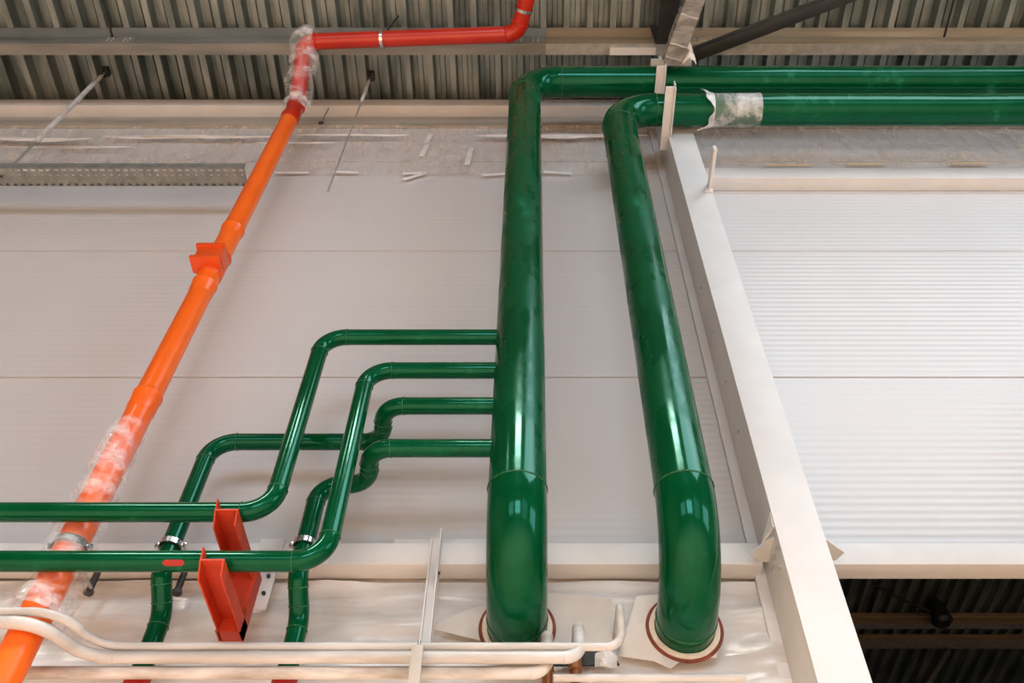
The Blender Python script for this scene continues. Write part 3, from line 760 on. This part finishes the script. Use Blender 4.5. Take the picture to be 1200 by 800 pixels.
# joint plates above the upper pipe
jp = thing('roof_joint', 'pale steel joint plates with torn wrapping above the upper thick pipe', 'bracket', at(785, 76, 2.15))
p0, p1 = at(722, 62, 2.12), at(770, 56, 2.04)
zz = PZ0 - .008
obj('strap_plate', box(.50, .80, 2.075, 2.122, zz - .004, zz + .004), M['white_steel'], jp, False)
p = at(776, 70, 2.14)
obj('upright_plate', box(p.x - .02, p.x + .02, 2.13, 2.15, zat(79, 2.14), zat(58, 2.14)), M['white_steel'], jp, False)
zl = zat(78, 2.14)
obj('seat_plate', box(p.x - .09, p.x + .17, 2.09, 2.18, zl - .006, zl + .004), M['white_steel'], jp, False)
def scrap(i, j):
    q = at(800 + 16 * i - 6 * j, 76 - 30 * j * (1 - .3 * i), 2.06 - .05 * j); return q + Vector((.02 * noise.noise(Vector((i * 4, j * 4, 1))), -.04 * math.sin(i * 3.1), .025 * noise.noise(Vector((i * 5, j * 3, 7)))))
obj('torn_wrapping', sheet(12, 14, scrap), M['foam'], jp)

# dark lamp beyond the opening
p = at(1102, 722, 8.0)
t = thing('hanging_lamp', 'dark round lamp under the roof beyond the opening at lower right', 'lamp', p)
obj('housing', tube([p + Vector((0, 0, .24)), p + Vector((0, 0, .2)), p + Vector((0, 0, .06)), p + Vector((0, 0, -.06)), p + Vector((0, 0, -.10))], [.02, .05, .09, .11, .07], 24), M['dark_steel'], t)
obj('stem', tube([p + Vector((0, 0, .23)), (p.x, p.y, deck_z(p.y))], .02, 12), M['dark_steel'], t)
a = at(1022, 683, 7.77); b = at(1090, 716, 7.9)
tag(obj('lamp_cable', tube([a, a.lerp(b, .5) + Vector((0, 0, -.03)), b], .012, 8), M['dark_steel']), 'thin dark cable slanting to the lamp beyond the opening', 'cable')
a = at(1110, 762, 8.77); b = at(1083, 806, 8.2)
bar('strut', 'pale flat strut slanting below the purlins beyond the opening', 'brace', a, b, .07, .05, M['purlin'])

# ------------------------------------------------------------------ daylight and added floor-bounce lamps
def area(name, loc, rot, sx, sy, power, col, spread=180):
    l = bpy.data.lights.new(name, 'AREA'); l.shape = 'RECTANGLE'; l.size = sx; l.size_y = sy; l.energy = power; l.color = col
    l.spread = math.radians(spread)
    o = bpy.data.objects.new(name, l); C.objects.link(o); o.location = (loc[0], loc[1], loc[2] + H); o.rotation_euler = rot
    return o
for i, (x0, x1, z0, z1) in enumerate(WINS):
    area('window_daylight', ((x0 + x1) / 2, YN - .15, (z0 + z1) / 2), (math.radians(90), 0, 0), x1 - x0, z1 - z0, (190, 500, 180)[i], (.70, .85, 1.0))
area('window_daylight', (XR + .15, -5.5, 2.5), (math.radians(90), 0, math.radians(90)), 6.0, 4.0, 430, (.70, .85, 1.0))
def bounce_lamp(x, y, z, power, sx=1.2, sy=.35, spread=180):  # added unseen lamps that light the floor for its warm bounce
    t = thing('added_bounce_lamp', 'added unseen lamp lighting the floor for bounce, behind the viewer', 'lamp', (x, y, z), 'added bounce lamps')
    obj('housing', box(x - sx / 2, x + sx / 2, y - sy / 2, y + sy / 2, z + .01, z + .07), M['white_steel'], t, True, .004)
    for s in (-1, 1): obj('suspension', tube([(x + s * sx * .4, y, z + .07), (x + s * sx * .4, y, deck_z(y))], .004, 8), M['zinc'], t)
    area('added_bounce_light', (x, y, z), (0, 0, 0), sx, sy, power, (1, .96, .9), spread)
def roof_light(x0, x1, y0, y1, power, label):
    zc_ = deck_z((y0 + y1) / 2) - .06
    t = thing('roof_light', label, 'roof light', ((x0 + x1) / 2, (y0 + y1) / 2, zc_), 'roof lights')
    bm = bm_new()
    for a in ((x0 - .08, x0, y0 - .08, y1 + .08), (x1, x1 + .08, y0 - .08, y1 + .08), (x0, x1, y0 - .08, y0), (x0, x1, y1, y1 + .08)): add_box(bm, *a, zc_ - .03, zc_ + .05)
    obj('frame', bm, M['white_steel'], t, False)
    area('roof_daylight', ((x0 + x1) / 2, (y0 + y1) / 2, zc_), (0, 0, 0), x1 - x0, y1 - y0, power, (.78, .90, 1.0))
roof_light(1.9, 5.0, -2.9, .9, 270, 'wide roof light set in the deck up behind the viewer')
for x_, y_, p_ in ((-3.2, -1.0, 215), (.0, -1.4, 280), (5.2, -3.0, 190), (-6.4, -1.6, 150), (1.6, -4.6, 140)): bounce_lamp(x_, y_, 5.85, p_, 1.4, .5, 95)

w = bpy.data.worlds.new('World'); S.world = w; w.use_nodes = True
bg = w.node_tree.nodes.get('Background') or w.node_tree.nodes.new('ShaderNodeBackground')
bg.inputs[0].default_value = (.85, .92, 1, 1); bg.inputs[1].default_value = .15

cam = bpy.data.cameras.new('camera'); co = bpy.data.objects.new('camera', cam); C.objects.link(co)
co.location = (0, 0, H); co.rotation_euler = (math.radians(90) + ELEV, 0, 0)
cam.sensor_fit = 'HORIZONTAL'; cam.sensor_width = 36; cam.lens = 36 * F / 1200
cam.shift_x = -(CX - 600) / 1200; cam.clip_start = .05
S.camera = co
S.view_settings.view_transform = 'Standard'; S.view_settings.look = 'None'
S.view_settings.gamma = 1; S.view_settings.use_curve_mapping = False
S.view_settings.exposure = 0
S.cycles.max_bounces = 8; S.cycles.transparent_max_bounces = 12; S.cycles.diffuse_bounces = 5
S.cycles.sample_clamp_indirect = 6
S.cycles.caustics_reflective = False
